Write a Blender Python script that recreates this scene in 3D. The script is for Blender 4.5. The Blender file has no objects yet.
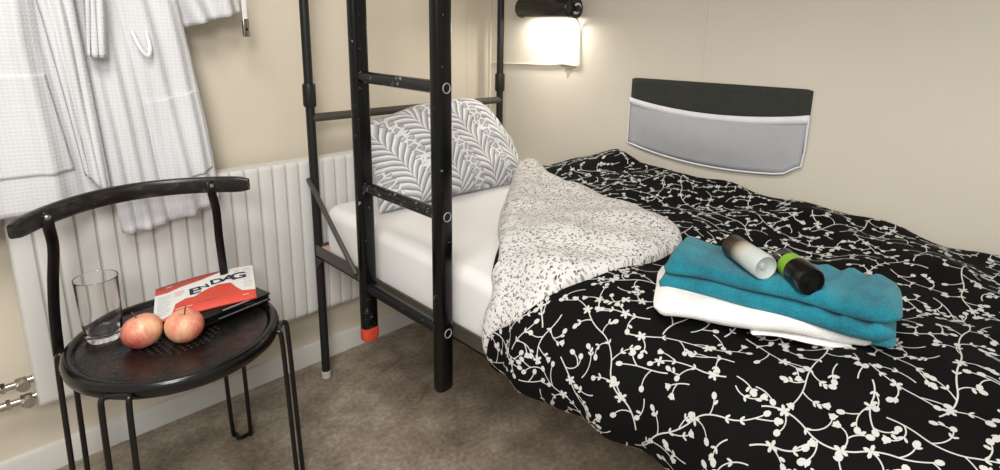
import bpy, math, random
import numpy as np
from mathutils import Vector, Matrix
PI = math.pi
random.seed(7)
SC = bpy.context.scene
COL = SC.collection

# ------------------------------------------------------------------ materials
def srgb(r, g, b):
    f = lambda c: (c/255/12.92) if c/255 <= .04045 else ((c/255+.055)/1.055)**2.4
    return (f(r), f(g), f(b), 1)

class NT:
    def __init__(s, name):
        s.m = bpy.data.materials.new(name); s.m.use_nodes = True
        s.t = s.m.node_tree; s.b = s.t.nodes['Principled BSDF']
    def n(s, typ, **k):
        o = s.t.nodes.new(typ)
        for a, v in k.items(): setattr(o, a, v)
        return o
    def l(s, a, b): s.t.links.new(a, b)
    def math(s, op, a, b=None, c=None):
        o = s.n('ShaderNodeMath', operation=op)
        for i, v in enumerate((a, b, c)):
            if v is None: continue
            if isinstance(v, (int, float)): o.inputs[i].default_value = v
            else: s.l(v, o.inputs[i])
        return o.outputs[0]
    def mix(s, f, a, b):
        o = s.n('ShaderNodeMix', data_type='RGBA')
        for i, v in ((0, f), (6, a), (7, b)):
            if isinstance(v, (tuple, int, float)): o.inputs[i].default_value = v
            else: s.l(v, o.inputs[i])
        return o.outputs[2]
    def noise(s, vec, scale, detail=3, rough=.5):
        o = s.n('ShaderNodeTexNoise'); o.inputs['Scale'].default_value = scale
        o.inputs['Detail'].default_value = detail; o.inputs['Roughness'].default_value = rough
        if vec is not None: s.l(vec, o.inputs['Vector'])
        return o
    def ramp(s, f, stops):
        o = s.n('ShaderNodeValToRGB'); e = o.color_ramp.elements
        while len(e) < len(stops): e.new(.5)
        for i, (p, c) in enumerate(stops):
            e[i].position = p; e[i].color = c if isinstance(c, tuple) else (c, c, c, 1)
        s.l(f, o.inputs[0]); return o.outputs[0]
    def bump(s, h, strength=.3, dist=.002):
        o = s.n('ShaderNodeBump'); o.inputs['Strength'].default_value = strength
        o.inputs['Distance'].default_value = dist; s.l(h, o.inputs['Height']); s.l(o.outputs[0], s.b.inputs['Normal'])
    def set(s, **k):
        for a, v in k.items():
            i = s.b.inputs[a.replace('_', ' ')]
            if isinstance(v, (tuple, int, float)): i.default_value = v
            else: s.l(v, i)
        return s
    def obj(s): return s.n('ShaderNodeTexCoord').outputs['Object']
    def uv(s): return s.n('ShaderNodeTexCoord').outputs['UV']

def plain(name, col, rough=.5, metal=0., var=.08, scale=30, bump=0., **k):
    t = NT(name); c = t.noise(t.obj(), scale, 4)
    dark = tuple(x*(1-var*2) for x in col[:3])+(1,); lite = tuple(min(1, x*(1+var)) for x in col[:3])+(1,)
    t.set(Base_Color=t.mix(c.outputs[0], dark, lite), Roughness=rough, Metallic=metal, **k)
    if bump: t.bump(c.outputs[0], bump, .002)
    return t.m

def wall_mat(name, col, dark):
    t = NT(name); o = t.obj()
    a = t.noise(o, 1.6, 4, .6); b = t.noise(o, 60, 3)
    f = t.ramp(a.outputs[0], [(.3, 0.), (.75, 1.)])
    t.set(Base_Color=t.mix(f, dark, col), Roughness=.55)
    t.bump(b.outputs[0], .12, .002); return t.m

M = {}
M['wall_left'] = wall_mat('left wall paint', srgb(216, 207, 189), srgb(209, 199, 180))
M['wall_right'] = wall_mat('right wall paint', srgb(212, 206, 191), srgb(205, 198, 183))
t = NT('linoleum'); o = t.obj()
a = t.noise(o, 9, 8, .7); b = t.noise(o, 70, 4, .7); c = t.noise(o, 2.2, 3)
f = t.math('ADD', t.math('MULTIPLY', a.outputs[0], .6), t.math('MULTIPLY', b.outputs[0], .4))
f = t.math('ADD', f, t.math('MULTIPLY', t.math('SUBTRACT', c.outputs[0], .5), .4))
t.set(Base_Color=t.ramp(f, [(.34, srgb(102, 91, 77)), (.5, srgb(144, 132, 116)), (.66, srgb(182, 172, 156))]), Roughness=.5)
t.bump(b.outputs[0], .15, .001); M['floor'] = t.m
M['skirting'] = plain('skirting paint', srgb(208, 206, 200), .4, var=.04, scale=6)
M['radiator'] = plain('radiator enamel', srgb(212, 211, 207), .38, var=.03, scale=9)
M['chrome'] = plain('worn chrome', srgb(190, 185, 175), .22, 1., var=.15, scale=80)
M['pipe'] = plain('painted pipe', srgb(205, 198, 184), .4)
def black_worn(name, base, wear, amount, rough):
    t = NT(name); o = t.obj()
    n1 = t.noise(o, 55, 8, .75); n2 = t.noise(o, 8, 2)
    f = t.math('ADD', n1.outputs[0], t.math('MULTIPLY', t.math('SUBTRACT', n2.outputs[0], .5), .35))
    f = t.ramp(f, [(amount, 0.), (amount+.05, 1.)])
    t.set(Base_Color=t.mix(f, base, wear), Roughness=rough); t.b.inputs['Specular IOR Level'].default_value = .3
    t.bump(n1.outputs[0], .08, .001); return t.m
M['ladder'] = black_worn('chipped black ladder paint', srgb(7, 7, 7), srgb(140, 138, 132), .645, .2)
M['rung'] = black_worn('worn rung paint', srgb(20, 20, 20), srgb(150, 150, 146), .61, .25)
M['frame'] = black_worn('bunk frame paint', srgb(30, 29, 27), srgb(80, 76, 68), .72, .42)
M['rail'] = plain('grey brown bunk rail', srgb(70, 67, 60), .4)
M['board'] = plain('plywood', srgb(200, 172, 150), .6, var=.12, scale=20)
M['red_tape'] = plain('red tape', srgb(214, 72, 52), .5, var=.2, scale=60)
M['plastic_cap'] = plain('clear plastic cap', srgb(190, 188, 182), .3)
t = NT('black lacquered wood'); o = t.obj()
mp = t.n('ShaderNodeMapping'); mp.inputs['Scale'].default_value = (6, 60, 60); t.l(o, mp.inputs[0])
n1 = t.noise(mp.outputs[0], 1.5, 6, .6)
t.set(Base_Color=t.ramp(n1.outputs[0], [(.5, srgb(16, 15, 13)), (.62, srgb(44, 41, 34)), (.75, srgb(92, 86, 74))]), Roughness=.3)
M['backwood'] = t.m
M['rod'] = plain('black steel rod', srgb(8, 8, 8), .3)
M['rim'] = plain('black lacquer rim', srgb(8, 8, 7), .2, var=.3, scale=50)
t = NT('perforated black seat'); o = t.obj(); sx = t.n('ShaderNodeSeparateXYZ'); t.l(o, sx.inputs[0])
px = t.math('SUBTRACT', t.math('FRACT', t.math('DIVIDE', sx.outputs[0], .013)), .5)
py = t.math('SUBTRACT', t.math('FRACT', t.math('DIVIDE', sx.outputs[1], .013)), .5)
d = t.math('SQRT', t.math('ADD', t.math('MULTIPLY', px, px), t.math('MULTIPLY', py, py)))
hole = t.math('LESS_THAN', d, .24)
r2 = t.math('SQRT', t.math('ADD', t.math('POWER', sx.outputs[0], 2.), t.math('POWER', t.math('ADD', sx.outputs[1], .01), 2.)))
hole = t.math('MULTIPLY', hole, t.math('LESS_THAN', r2, .085))
n1 = t.noise(o, 7, 4, .6); n2 = t.noise(o, 90, 4)
basec = t.ramp(n1.outputs[0], [(.54, srgb(13, 12, 11)), (.80, srgb(66, 40, 30))])  # brown patches paint a brownish reflection into the black seat colour
t.set(Base_Color=t.mix(hole, basec, srgb(60, 57, 54)), Roughness=t.ramp(n2.outputs[0], [(.3, .22), (.7, .4)]))
M['seat'] = t.m

def cloth(name, col, cell=.007, depth=.35, strength=.6, rough=.9, sheen=.2):
    t = NT(name); u = t.uv(); s = t.n('ShaderNodeSeparateXYZ'); t.l(u, s.inputs[0])
    k = 2*PI/cell
    w = t.math('MULTIPLY', t.math('SINE', t.math('MULTIPLY', s.outputs[0], k)), t.math('SINE', t.math('MULTIPLY', s.outputs[1], k)))
    a = t.math('MAXIMUM', t.math('ABSOLUTE', t.math('SINE', t.math('MULTIPLY', s.outputs[0], k/2))), t.math('ABSOLUTE', t.math('SINE', t.math('MULTIPLY', s.outputs[1], k/2))))
    h = t.ramp(a, [(.72, 0.), (1., 1.)])
    t.set(Base_Color=t.mix(h, tuple(c*(1-depth) for c in col[:3])+(1,), col), Roughness=rough, Sheen_Weight=sheen)
    t.bump(h, strength, .002); return t.m
M['waffle'] = cloth('white waffle cotton', srgb(212, 213, 215), .0085, .07, .25, sheen=.0)
M['sheet'] = plain('white cotton sheet', srgb(228, 227, 225), .85, var=.02, scale=5, bump=.1)
M['trim_white'] = plain('white piping', srgb(225, 225, 228), .8)
def terry(name, c0, c1):
    t = NT(name); o = t.obj(); n1 = t.noise(o, 420, 3, .7); n2 = t.noise(o, 18, 3)
    f = t.math('ADD', t.math('MULTIPLY', n1.outputs[0], .55), t.math('MULTIPLY', n2.outputs[0], .45))
    t.set(Base_Color=t.ramp(f, [(.35, c0), (.62, c1)]), Roughness=.95, Sheen_Weight=.12)
    t.bump(n1.outputs[0], .7, .003); return t.m
M['teal'] = terry('teal terry', srgb(0, 84, 104), srgb(20, 134, 150))
M['teal_light'] = terry('pale teal terry', srgb(20, 118, 134), srgb(60, 160, 172))
M['white_terry'] = terry('white terry', srgb(216, 214, 210), srgb(248, 247, 244))
M['felt'] = plain('dark grey felt', srgb(52, 54, 50), .95, var=.25, scale=120, bump=.5)
M['greycloth'] = plain('grey fabric', srgb(172, 173, 177), .85, var=.06, scale=25, bump=.2)
t = NT('black cotton'); n1 = t.noise(t.obj(), 12, 3)
t.set(Base_Color=t.mix(n1.outputs[0], srgb(6, 6, 6), srgb(14, 14, 13)), Roughness=.85); t.b.inputs['Specular IOR Level'].default_value = .12
M['black_cotton'] = t.m
M['vine'] = plain('white vine print', srgb(192, 191, 187), .85, var=.04, scale=40)
# ditsy print of the duvet's reverse
t = NT('grey leaf print'); u = t.uv()
dn = t.noise(u, 60, 2); vm = t.n('ShaderNodeVectorMath', operation='SCALE'); t.l(dn.outputs['Color'], vm.inputs[0]); vm.inputs[3].default_value = .012
va = t.n('ShaderNodeVectorMath', operation='ADD'); t.l(u, va.inputs[0]); t.l(vm.outputs[0], va.inputs[1])
def vor(scale, off, sc=(1, 1, 1), rot=0):
    mp = t.n('ShaderNodeMapping'); mp.inputs['Location'].default_value = off; mp.inputs['Scale'].default_value = sc
    mp.inputs['Rotation'].default_value = (0, 0, rot); t.l(va.outputs[0], mp.inputs[0])
    v = t.n('ShaderNodeTexVoronoi'); v.inputs['Scale'].default_value = scale; t.l(mp.outputs[0], v.inputs['Vector']); return v
v1 = vor(95, (0, 0, 0), (1, 1.7, 1), .6); v2 = vor(95, (3.3, 1.7, 0), (1.8, 1, 1), .9); v3 = vor(130, (7, 5, 0))
c = srgb(206, 204, 201)
s1 = t.n('ShaderNodeSeparateColor'); t.l(v1.outputs['Color'], s1.inputs[0])
f1 = t.math('MULTIPLY', t.math('LESS_THAN', v1.outputs['Distance'], .40), t.math('GREATER_THAN', s1.outputs[0], .12))
cc = t.mix(f1, c, t.mix(s1.outputs[1], srgb(125, 123, 123), srgb(180, 178, 176)))
s2 = t.n('ShaderNodeSeparateColor'); t.l(v2.outputs['Color'], s2.inputs[0])
f2 = t.math('MULTIPLY', t.math('LESS_THAN', v2.outputs['Distance'], .30), t.math('GREATER_THAN', s2.outputs[0], .45))
cc = t.mix(f2, cc, t.mix(s2.outputs[1], srgb(36, 36, 38), srgb(130, 128, 128)))
s3 = t.n('ShaderNodeSeparateColor'); t.l(v3.outputs['Color'], s3.inputs[0])
f3 = t.math('MULTIPLY', t.math('LESS_THAN', v3.outputs['Distance'], .2), t.math('GREATER_THAN', s3.outputs[0], .6))
cc = t.mix(f3, cc, srgb(50, 50, 52))
t.set(Base_Color=cc, Roughness=.85); M['ditsy'] = t.m
# marbled feather print of the pillow
t = NT('grey feather print'); u = t.uv()
mp = t.n('ShaderNodeMapping'); mp.inputs['Rotation'].default_value = (0, 0, -.42); t.l(u, mp.inputs[0])
dn = t.noise(u, 9, 2); s = t.n('ShaderNodeSeparateXYZ'); t.l(mp.outputs[0], s.inputs[0])
X = t.math('ADD', s.outputs[0], t.math('MULTIPLY', t.math('SUBTRACT', dn.outputs[0], .5), .03)); Y = s.outputs[1]
xc = t.math('SUBTRACT', t.math('FRACT', t.math('DIVIDE', X, .145)), .5); ax = t.math('ABSOLUTE', xc)
side = t.math('MULTIPLY', t.math('GREATER_THAN', xc, 0.), .5)
ph = t.math('ADD', t.math('DIVIDE', Y, .030), t.math('MULTIPLY', t.math('POWER', ax, .6), -3.6))
fr = t.math('FRACT', t.math('ADD', ph, side))
leaf = t.ramp(fr, [(0., srgb(96, 97, 101)), (.14, srgb(150, 151, 154)), (.5, srgb(196, 197, 199)), (.78, srgb(238, 238, 238)), (.95, srgb(225, 225, 225)), (1., srgb(110, 111, 115))])
vo = t.n('ShaderNodeTexVoronoi', feature='DISTANCE_TO_EDGE'); vo.inputs['Scale'].default_value = 30
mp2 = t.n('ShaderNodeMapping'); mp2.inputs['Scale'].default_value = (1, 1.5, 1); t.l(mp.outputs[0], mp2.inputs[0]); t.l(mp2.outputs[0], vo.inputs['Vector'])
oval = t.ramp(vo.outputs[0], [(0., srgb(228, 228, 228)), (.08, srgb(222, 222, 222)), (.13, srgb(150, 151, 154)), (.45, srgb(205, 206, 208))])
edge = t.math('GREATER_THAN', t.math('ADD', ax, t.math('MULTIPLY', fr, .10)), .40)
t.set(Base_Color=t.mix(edge, leaf, oval), Roughness=.85); M['feather'] = t.m
# fruit, glass, print, bottles
t = NT('apple skin'); o = t.obj(); s = t.n('ShaderNodeSeparateXYZ'); t.l(o, s.inputs[0])
mp = t.n('ShaderNodeMapping'); mp.inputs['Scale'].default_value = (1, 1, .18); t.l(o, mp.inputs[0])
n1 = t.noise(mp.outputs[0], 130, 5, .7); n2 = t.noise(o, 22, 3)
f = t.math('ADD', t.math('MULTIPLY', n1.outputs[0], .5), t.math('MULTIPLY', n2.outputs[0], .7))
f = t.math('ADD', f, t.math('MULTIPLY', s.outputs[0], 3.5))
t.set(Base_Color=t.ramp(f, [(.35, srgb(232, 190, 150)), (.55, srgb(218, 136, 112)), (.80, srgb(180, 76, 70))]), Roughness=.35); M['apple'] = t.m
M['stem'] = plain('apple stem', srgb(90, 66, 40), .7)
t = NT('clear glass'); t.set(Base_Color=(1, 1, 1, 1), Roughness=.01, Transmission_Weight=1., IOR=1.36); M['glass'] = t.m
M['print_red'] = plain('red cover print', srgb(214, 78, 60), .45, var=.05)
M['print_white'] = plain('white paper', srgb(232, 230, 226), .5, var=.03)
M['print_navy'] = plain('navy ink', srgb(22, 32, 60), .5)
M['print_grey'] = plain('pale grey ink', srgb(176, 190, 200), .6)
M['print_pink'] = plain('pink ink', srgb(226, 150, 140), .6)
M['print_violet'] = plain('violet ink', srgb(170, 110, 130), .6)
M['book_black'] = plain('glossy black cover', srgb(12, 12, 13), .2)
M['grey_line'] = plain('silver print', srgb(150, 150, 152), .4)
M['silver'] = plain('champagne metal', srgb(170, 155, 130), .25, 1., var=.1)
M['frost'] = plain('frosted cap', srgb(205, 212, 208), .25, var=.04, Transmission_Weight=.25)
M['bottle_black'] = plain('glossy black bottle', srgb(10, 10, 10), .15)
M['lime'] = plain('lime label', srgb(120, 170, 50), .4, var=.2)
t = NT('bronze to white fade'); o = t.obj(); s = t.n('ShaderNodeSeparateXYZ'); t.l(o, s.inputs[0])
t.set(Base_Color=t.ramp(t.math('MULTIPLY', s.outputs[2], 12), [(.12, srgb(34, 28, 20)), (.36, srgb(70, 60, 44)), (.6, srgb(178, 172, 158)), (.8, srgb(205, 204, 198))]), Roughness=.2, Metallic=.15); M['can'] = t.m
M['lamp_black'] = plain('black lamp enamel', srgb(22, 20, 17), .25)
M['cable'] = plain('painted cable', srgb(214, 205, 190), .5)
t = NT('lit tube'); t.set(Base_Color=(1, 1, 1, 1), Emission_Color=(1, .93, .8, 1), Emission_Strength=9.); M['lit'] = t.m
M['pull'] = plain('white pull ring', srgb(200, 196, 200), .3)
M['wall_shadow'] = plain('grey wall shadow', srgb(168, 158, 140), .8, var=.06)  # flat grey standing in for the shadow under the lamp cable

# ------------------------------------------------------------------ mesh helpers
def mesh(name, V, F, mat, parent=None, smooth=True, uv=None, mats=None, midx=None, auto=None, recalc=False):
    me = bpy.data.meshes.new(name); me.from_pydata([tuple(v) for v in V], [], F); me.update()
    for m in (mats or [mat]): me.materials.append(m)
    if smooth: me.polygons.foreach_set('use_smooth', [True]*len(me.polygons))
    if midx: me.polygons.foreach_set('material_index', midx)
    if uv is not None:
        l = me.uv_layers.new(name='UVMap'); vi = [0]*len(me.loops); me.loops.foreach_get('vertex_index', vi)
        flat = [];
        for i in vi: flat += [uv[i][0], uv[i][1]]
        l.data.foreach_set('uv', flat)
    if recalc:
        import bmesh
        bm = bmesh.new(); bm.from_mesh(me); bmesh.ops.recalc_face_normals(bm, faces=bm.faces[:]); bm.to_mesh(me); bm.free()
    if auto:
        try: me.set_sharp_from_angle(angle=math.radians(auto))
        except Exception: pass
    o = bpy.data.objects.new(name, me); COL.objects.link(o)
    if parent: o.parent = parent
    return o

def grid_faces(nu, nv, cu=False, cv=False, off=0):
    F = []
    for i in range(nu if cu else nu-1):
        for j in range(nv if cv else nv-1):
            a = i*nv+j; b = ((i+1) % nu)*nv+j; c = ((i+1) % nu)*nv+(j+1) % nv; d = i*nv+(j+1) % nv
            F.append((a+off, b+off, c+off, d+off))
    return F

class B:
    """collects shapes for ONE mesh"""
    def __init__(s): s.V = []; s.F = []; s.I = []
    def add(s, V, F, mi=0):
        o = len(s.V); s.V += [tuple(v) for v in V]; s.F += [tuple(i+o for i in f) for f in F]; s.I += [mi]*len(F); return s
    def box(s, a, b, mi=0, bev=0):
        (x0, y0, z0), (x1, y1, z1) = a, b
        if bev:
            import bmesh
            bm = bmesh.new(); bmesh.ops.create_cube(bm, size=1)
            for v in bm.verts: v.co = Vector(((x0+x1)/2+v.co.x*(x1-x0), (y0+y1)/2+v.co.y*(y1-y0), (z0+z1)/2+v.co.z*(z1-z0)))
            bmesh.ops.bevel(bm, geom=bm.edges[:], offset=bev, segments=4, affect='EDGES', profile=.5)
            bm.verts.ensure_lookup_table(); s.add([v.co[:] for v in bm.verts], [[v.index for v in f.verts] for f in bm.faces], mi); bm.free(); return s
        V = [(x, y, z) for x in (x0, x1) for y in (y0, y1) for z in (z0, z1)]
        return s.add(V, [(0, 1, 3, 2), (4, 6, 7, 5), (0, 4, 5, 1), (2, 3, 7, 6), (0, 2, 6, 4), (1, 5, 7, 3)], mi)
    def tube(s, pts, r, n=12, closed=False, mi=0, flat=None, rs=None, up=None):
        """flat=(a,b): elliptic or rounded-rect section half sizes"""
        P = [Vector(p) for p in pts]; N = len(P); V = []
        T = []
        for i in range(N):
            if closed: d = P[(i+1) % N]-P[i-1]
            else: d = P[min(i+1, N-1)]-P[max(i-1, 0)]
            T.append(d.normalized())
        u = Vector(up) if up else (Vector((0, 0, 1)) if abs(T[0].z) < .9 else Vector((1, 0, 0)))
        u = (u-T[0]*u.dot(T[0])).normalized()
        for i in range(N):
            if i: u = (u-T[i]*u.dot(T[i])).normalized()
            w = T[i].cross(u); k = rs[i] if rs else 1
            for j in range(n):
                a = 2*PI*j/n; c, q = math.cos(a), math.sin(a)
                if flat:
                    e = flat[2] if len(flat) > 2 else 1
                    c = math.copysign(abs(c)**e, c); q = math.copysign(abs(q)**e, q)
                    V.append(P[i]+u*c*flat[0]*k+w*q*flat[1]*k)
                else: V.append(P[i]+(u*c+w*q)*r*k)
        F = grid_faces(N, n, cu=closed, cv=True)
        if not closed: F += [tuple(range(n-1, -1, -1)), tuple((N-1)*n+j for j in range(n))]
        return s.add(V, F, mi)
    def lathe(s, prof, n=40, c=(0, 0, 0), mi=0, cap=True):
        V = [(c[0]+r*math.cos(2*PI*j/n), c[1]+r*math.sin(2*PI*j/n), c[2]+z) for r, z in prof for j in range(n)]
        F = [f[::-1] for f in grid_faces(len(prof), n, cv=True)]
        if cap:
            if prof[0][0] > 1e-5: F.append(tuple(range(n-1, -1, -1)))
            if prof[-1][0] > 1e-5: F.append(tuple((len(prof)-1)*n+j for j in range(n)))
        return s.add(V, F, mi)
    def xf(s, m):
        s.V = [tuple(m @ Vector(v)) for v in s.V]; return s
    def build(s, name, mat, parent=None, smooth=True, auto=35, **k):
        mats = mat if isinstance(mat, list) else [mat]
        return mesh(name, s.V, s.F, None, parent, smooth, mats=mats, midx=s.I, auto=auto, **k)

def cr(pts, n=8, closed=False):
    """Catmull-Rom resample"""
    P = [np.array(p, float) for p in pts]; out = []; N = len(P)
    for i in range(N if closed else N-1):
        if closed: a, b, c, d = P[i-1], P[i], P[(i+1) % N], P[(i+2) % N]
        else:
            b, c = P[i], P[i+1]; a = P[i-1] if i else 2*b-c; d = P[i+2] if i+2 < N else 2*c-b
        for k in range(n):
            t = k/n
            out.append(.5*((2*b)+(c-a)*t+(2*a-5*b+4*c-d)*t*t+(-a+3*b-3*c+d)*t**3))
    if not closed: out.append(P[-1])
    return out

def thing(name, label, cat, loc=(0, 0, 0), rz=0, group=None):
    o = bpy.data.objects.new(name, None); COL.objects.link(o); o.location = loc; o.rotation_euler = (0, 0, rz)
    o.empty_display_size = .05
    return tag(o, label, cat, group)
def tag(o, label, cat, group=None):
    o['label'] = label; o['category'] = cat
    if group: o['group'] = group
    return o
def struct(o): o['kind'] = 'structure'; return o
def sub(o, lv=1):
    m = o.modifiers.new('sub', 'SUBSURF'); m.levels = lv; m.render_levels = lv; return o
def sm(a, b, x):
    t = min(1, max(0, (x-a)/(b-a))); return t*t*(3-2*t)
def lerp_tab(tab, x):
    xs = [p[0] for p in tab]; ys = [p[1] for p in tab]
    return float(np.interp(x, xs, ys))

# ------------------------------------------------------------------ setting
XL, YN, HC = -3.6, -3.4, 2.5
struct(B().box((XL, YN, -.05), (.1, .1, 0)).build('floor', M['floor'], smooth=False))
struct(B().box((XL, .0125, 0), (.1, .1, HC)).build('wall_left', M['wall_left'], smooth=False))
struct(B().box((0, YN, 0), (.1, .0125, HC)).build('wall_right', M['wall_right'], smooth=False))
b = B(); b.add([(x, y, z) for x in (XL, -.001) for (y, z) in ((.0125, 0), (0, 0), (0, .062), (.003, .07), (.0125, .074))], grid_faces(2, 5))
struct(b.build('baseboard_left', M['skirting'], auto=30))
# narrow vertical cover strip on the left wall near the corner
struct(B().box((-.215, .004, .07), (-.135, .0125, HC), bev=.003).build('trim_1', M['wall_left']))
struct(B().box((-.012, .0, .07), (-.001, .0125, HC)).build('trim_2', M['wall_left'], smooth=False))
struct(B().box((-.003, -.945, .5), (0, -.937, HC)).build('trim_3', M['wall_right'], smooth=False))

# ------------------------------------------------------------------ radiator
rad = thing('radiator', 'white ribbed panel radiator under the bathrobe on the left wall', 'radiator', (-1.09, 0, .23))
rx0, rx1, rz0, rz1 = -1.588+1.09, -.60+1.09, .004, .53
pitch = .0405; pr = []
x = rx0; pr += [(x, -.045), (x, -.078), (x+.003, -.088), (x+.008, -.0915)]
n = int((rx1-rx0-.02)/pitch)
for k in range(n):
    x = rx0+.012+k*pitch
    pr += [(x, -.0915), (x+.004, -.092), (x+.026, -.092), (x+.030, -.0905), (x+.0335, -.0815), (x+.037, -.0905)]
x = rx1
pr += [(x-.006, -.0915), (x, -.086), (x, -.045)]
rows = [(rz0, .022), (rz0+.004, .010), (rz0+.012, .003), (rz0+.022, 0), (rz1-.014, 0), (rz1-.006, .001), (rz1-.001, .005), (rz1, .012), (rz1, .045)]
V = []; F = grid_faces(len(rows), len(pr))
for z, ins in rows:
    for (px_, py_) in pr: V.append((px_, min(-.03, py_+ins*(1 if py_ < -.05 else 0)), z))
mesh('front_panel', V, [f[::-1] for f in F], M['radiator'], rad, auto=40)
B().box((rx0+.002, -.046, rz0), (rx1-.002, -.03, rz1-.001), bev=.004).build('back_panel', M['radiator'], rad)
for xx in (rx0+.12, rx1-.12): B().box((xx, -.032, .06), (xx+.04, .012, rz1-.06)).build('wall_bracket', M['radiator'], rad)
for k, (zz, xo) in enumerate(((.08, 0), (.034, .004))):
    v = B()
    v.tube([(rx0-.075+xo, -.068, zz), (rx0-.060+xo, -.068, zz)], .0105, 20)
    v.tube([(rx0-.061+xo, -.068, zz), (rx0-.053+xo, -.068, zz)], .0145, 6)
    v.tube([(rx0-.053+xo, -.068, zz), (rx0-.034+xo, -.068, zz)], .009, 16)
    v.tube([(rx0-.034+xo, -.068, zz-.001), (rx0-.012+xo, -.068, zz-.001)], .0155, 8)
    v.tube([(rx0-.020+xo, -.072, zz), (rx0-.020+xo, -.094, zz)], .0125, 20)
    v.tube([(rx0-.012+xo, -.068, zz+.002), (rx0+.02, -.068, zz+.006)], .0095, 16)
    v.build('valve', M['chrome'], rad)
    p = [(rx0-.070+xo, -.068, zz), (rx0-.12, -.066, zz-.004), (rx0-.17, -.055, zz-.02), (rx0-.20, -.04, zz-.06), (rx0-.21, -.03, -.22)]
    B().tube([tuple(q) for q in cr(p, 8)], .0075, 14).build('pipe', M['pipe'], rad)

# dark shelf end left of the radiator
sh = thing('wall_shelf', 'black rounded shelf end at the left edge beside the radiator', 'shelf', (-1.79, .0, .715))
B().box((-.21, -.11, -.014), (.186, .0125, .014), bev=.008).build('board', M['rim'], sh)
B().box((-.16, -.09, -.06), (-.145, .0125, -.01)).build('bracket', M['frame'], sh)

# ------------------------------------------------------------------ bunk bed
PX, HY = -.853, -.105
bunk = thing('bunk_bed', 'black metal bunk bed frame along the right wall', 'bunk bed', (PX, HY, 0))
def L(x, y, z): return (x-PX, y-HY, z)
for xx, nm in ((PX, 'aisle'), (-.053, 'wall')):
    p = B().tube([L(xx, HY, .012), L(xx, HY, 1.72)], .0135, 20).build('post', M['frame'], bunk)
    B().tube([L(xx, HY, .93), L(xx, HY, .936), L(xx, HY, .994), L(xx, HY, 1.0)], .0195, 20, rs=[.9, 1, 1, .9]).build('collar', M['frame'], p)
    B().lathe([(.012, 0), (.0155, .002), (.0155, .024), (.0135, .026)], 20, L(xx, HY, 0)).build('foot_cap', M['plastic_cap'], p)
for xx in (PX, -.053):
    B().tube([L(xx, -2.16, .012), L(xx, -2.16, .50)], .0135, 20).build('post', M['frame'], bunk)
B().tube([L(PX, HY, .895), L(-.053, HY, .895)], .0135, 18).build('head_rail', M['rail'], bunk)
b = B(); b.box(L(PX-.012, -2.16, .446), L(PX-.008, HY, .486)); b.box(L(PX-.012, -2.16, .446), L(PX+.03, HY, .450)); b.build('side_rail', M['rail'], bunk, smooth=False)
b = B(); b.box(L(-.045, -2.16, .446), L(-.041, HY, .486)); b.build('side_rail', M['rail'], bunk, smooth=False)
B().box(L(PX-.007, -2.16, .452), L(-.046, HY-.01, .476)).build('bed_board', M['board'], bunk, smooth=False)
b = B(); b.box(L(PX-.002, HY-.012, .446), L(-.053, HY-.008, .486)); b.build('end_rail', M['rail'], bunk, smooth=False)
B().add([L(PX-.014, HY-.002, .446), L(PX-.014, HY-.05, .446), L(PX-.014, HY-.002, .40), L(PX-.010, HY-.002, .446), L(PX-.010, HY-.05, .446), L(PX-.010, HY-.002, .40)],
        [(0, 1, 2), (3, 5, 4), (0, 3, 4, 1), (1, 4, 5, 2), (2, 5, 3, 0)]).build('gusset', M['frame'], bunk, smooth=False)
B().tube([L(PX-.016, HY+.008, .700), L(PX-.018, HY-.006, .694), L(PX-.018, -.37, .470)], .0075, 14).build('brace', M['rail'], bunk)
# upper bunk frame above the picture
b = B(); b.tube([L(PX, HY, 1.70), L(PX, -2.16, 1.70)], .016, 14); b.build('upper_rail', M['frame'], bunk)
b = B(); b.tube([L(-.053, HY, 1.70), L(-.053, -2.16, 1.70)], .016, 14); b.build('upper_rail', M['frame'], bunk)
B().box(L(PX+.01, -2.16, 1.69), L(-.045, HY, 1.705)).build('upper_board', M['board'], bunk, smooth=False)
for xx in (PX, -.053): B().tube([L(xx, -2.16, .5), L(xx, -2.16, 1.70)], .0135, 16).build('upper_post', M['frame'], bunk)

# ladder hooked on the upper rail
LX = -.905
lad = thing('bunk_ladder', 'chipped black ladder with three visible rungs hooked to the bunk bed', 'ladder', (LX, -.65, .32))
def stile(y, zb, first):
    pts = [(0, y, zb), (0, y, zb+.004), (0, y, zb+.02), (0, y, 1.385), (0, y, 1.41), (.02, y, 1.425), (.045, y, 1.423), (.062, y, 1.405), (.064, y, 1.37)]
    return B().tube(pts, 0, 20, flat=(.0235, .0165, .72), rs=[.9, 1, 1, 1, 1, .9, .85, .85, .8], up=(1, 0, 0)).build('stile', M['ladder'], lad)
s1 = stile(.160, .014, 0); s2 = stile(-.168, .014, 1)
B().tube([(0, .160, .008), (0, .160, .014), (0, .160, .046)], 0, 20, flat=(.0246, .0176, .72), rs=[.86, 1, 1], up=(1, 0, 0)).build('red_end_cover', M['red_tape'], s1)
for k in range(4):
    z = 1.052-.284*k+.284-.32
    B().tube([(0, .157, z), (0, .14, z), (0, -.14, z), (0, -.157, z)], .0145, 16, rs=[1.15, 1, 1, 1.15]).build('rung', M['rung'], lad)
    ring = [(.002+.0095*math.cos(a), -.1850, z+.0105*math.sin(a)) for a in np.linspace(0, 2*PI, 24, endpoint=False)]
    if k: B().tube(ring, .0012, 6, closed=True).build('weld_ring', M['grey_line'], s2)

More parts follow.
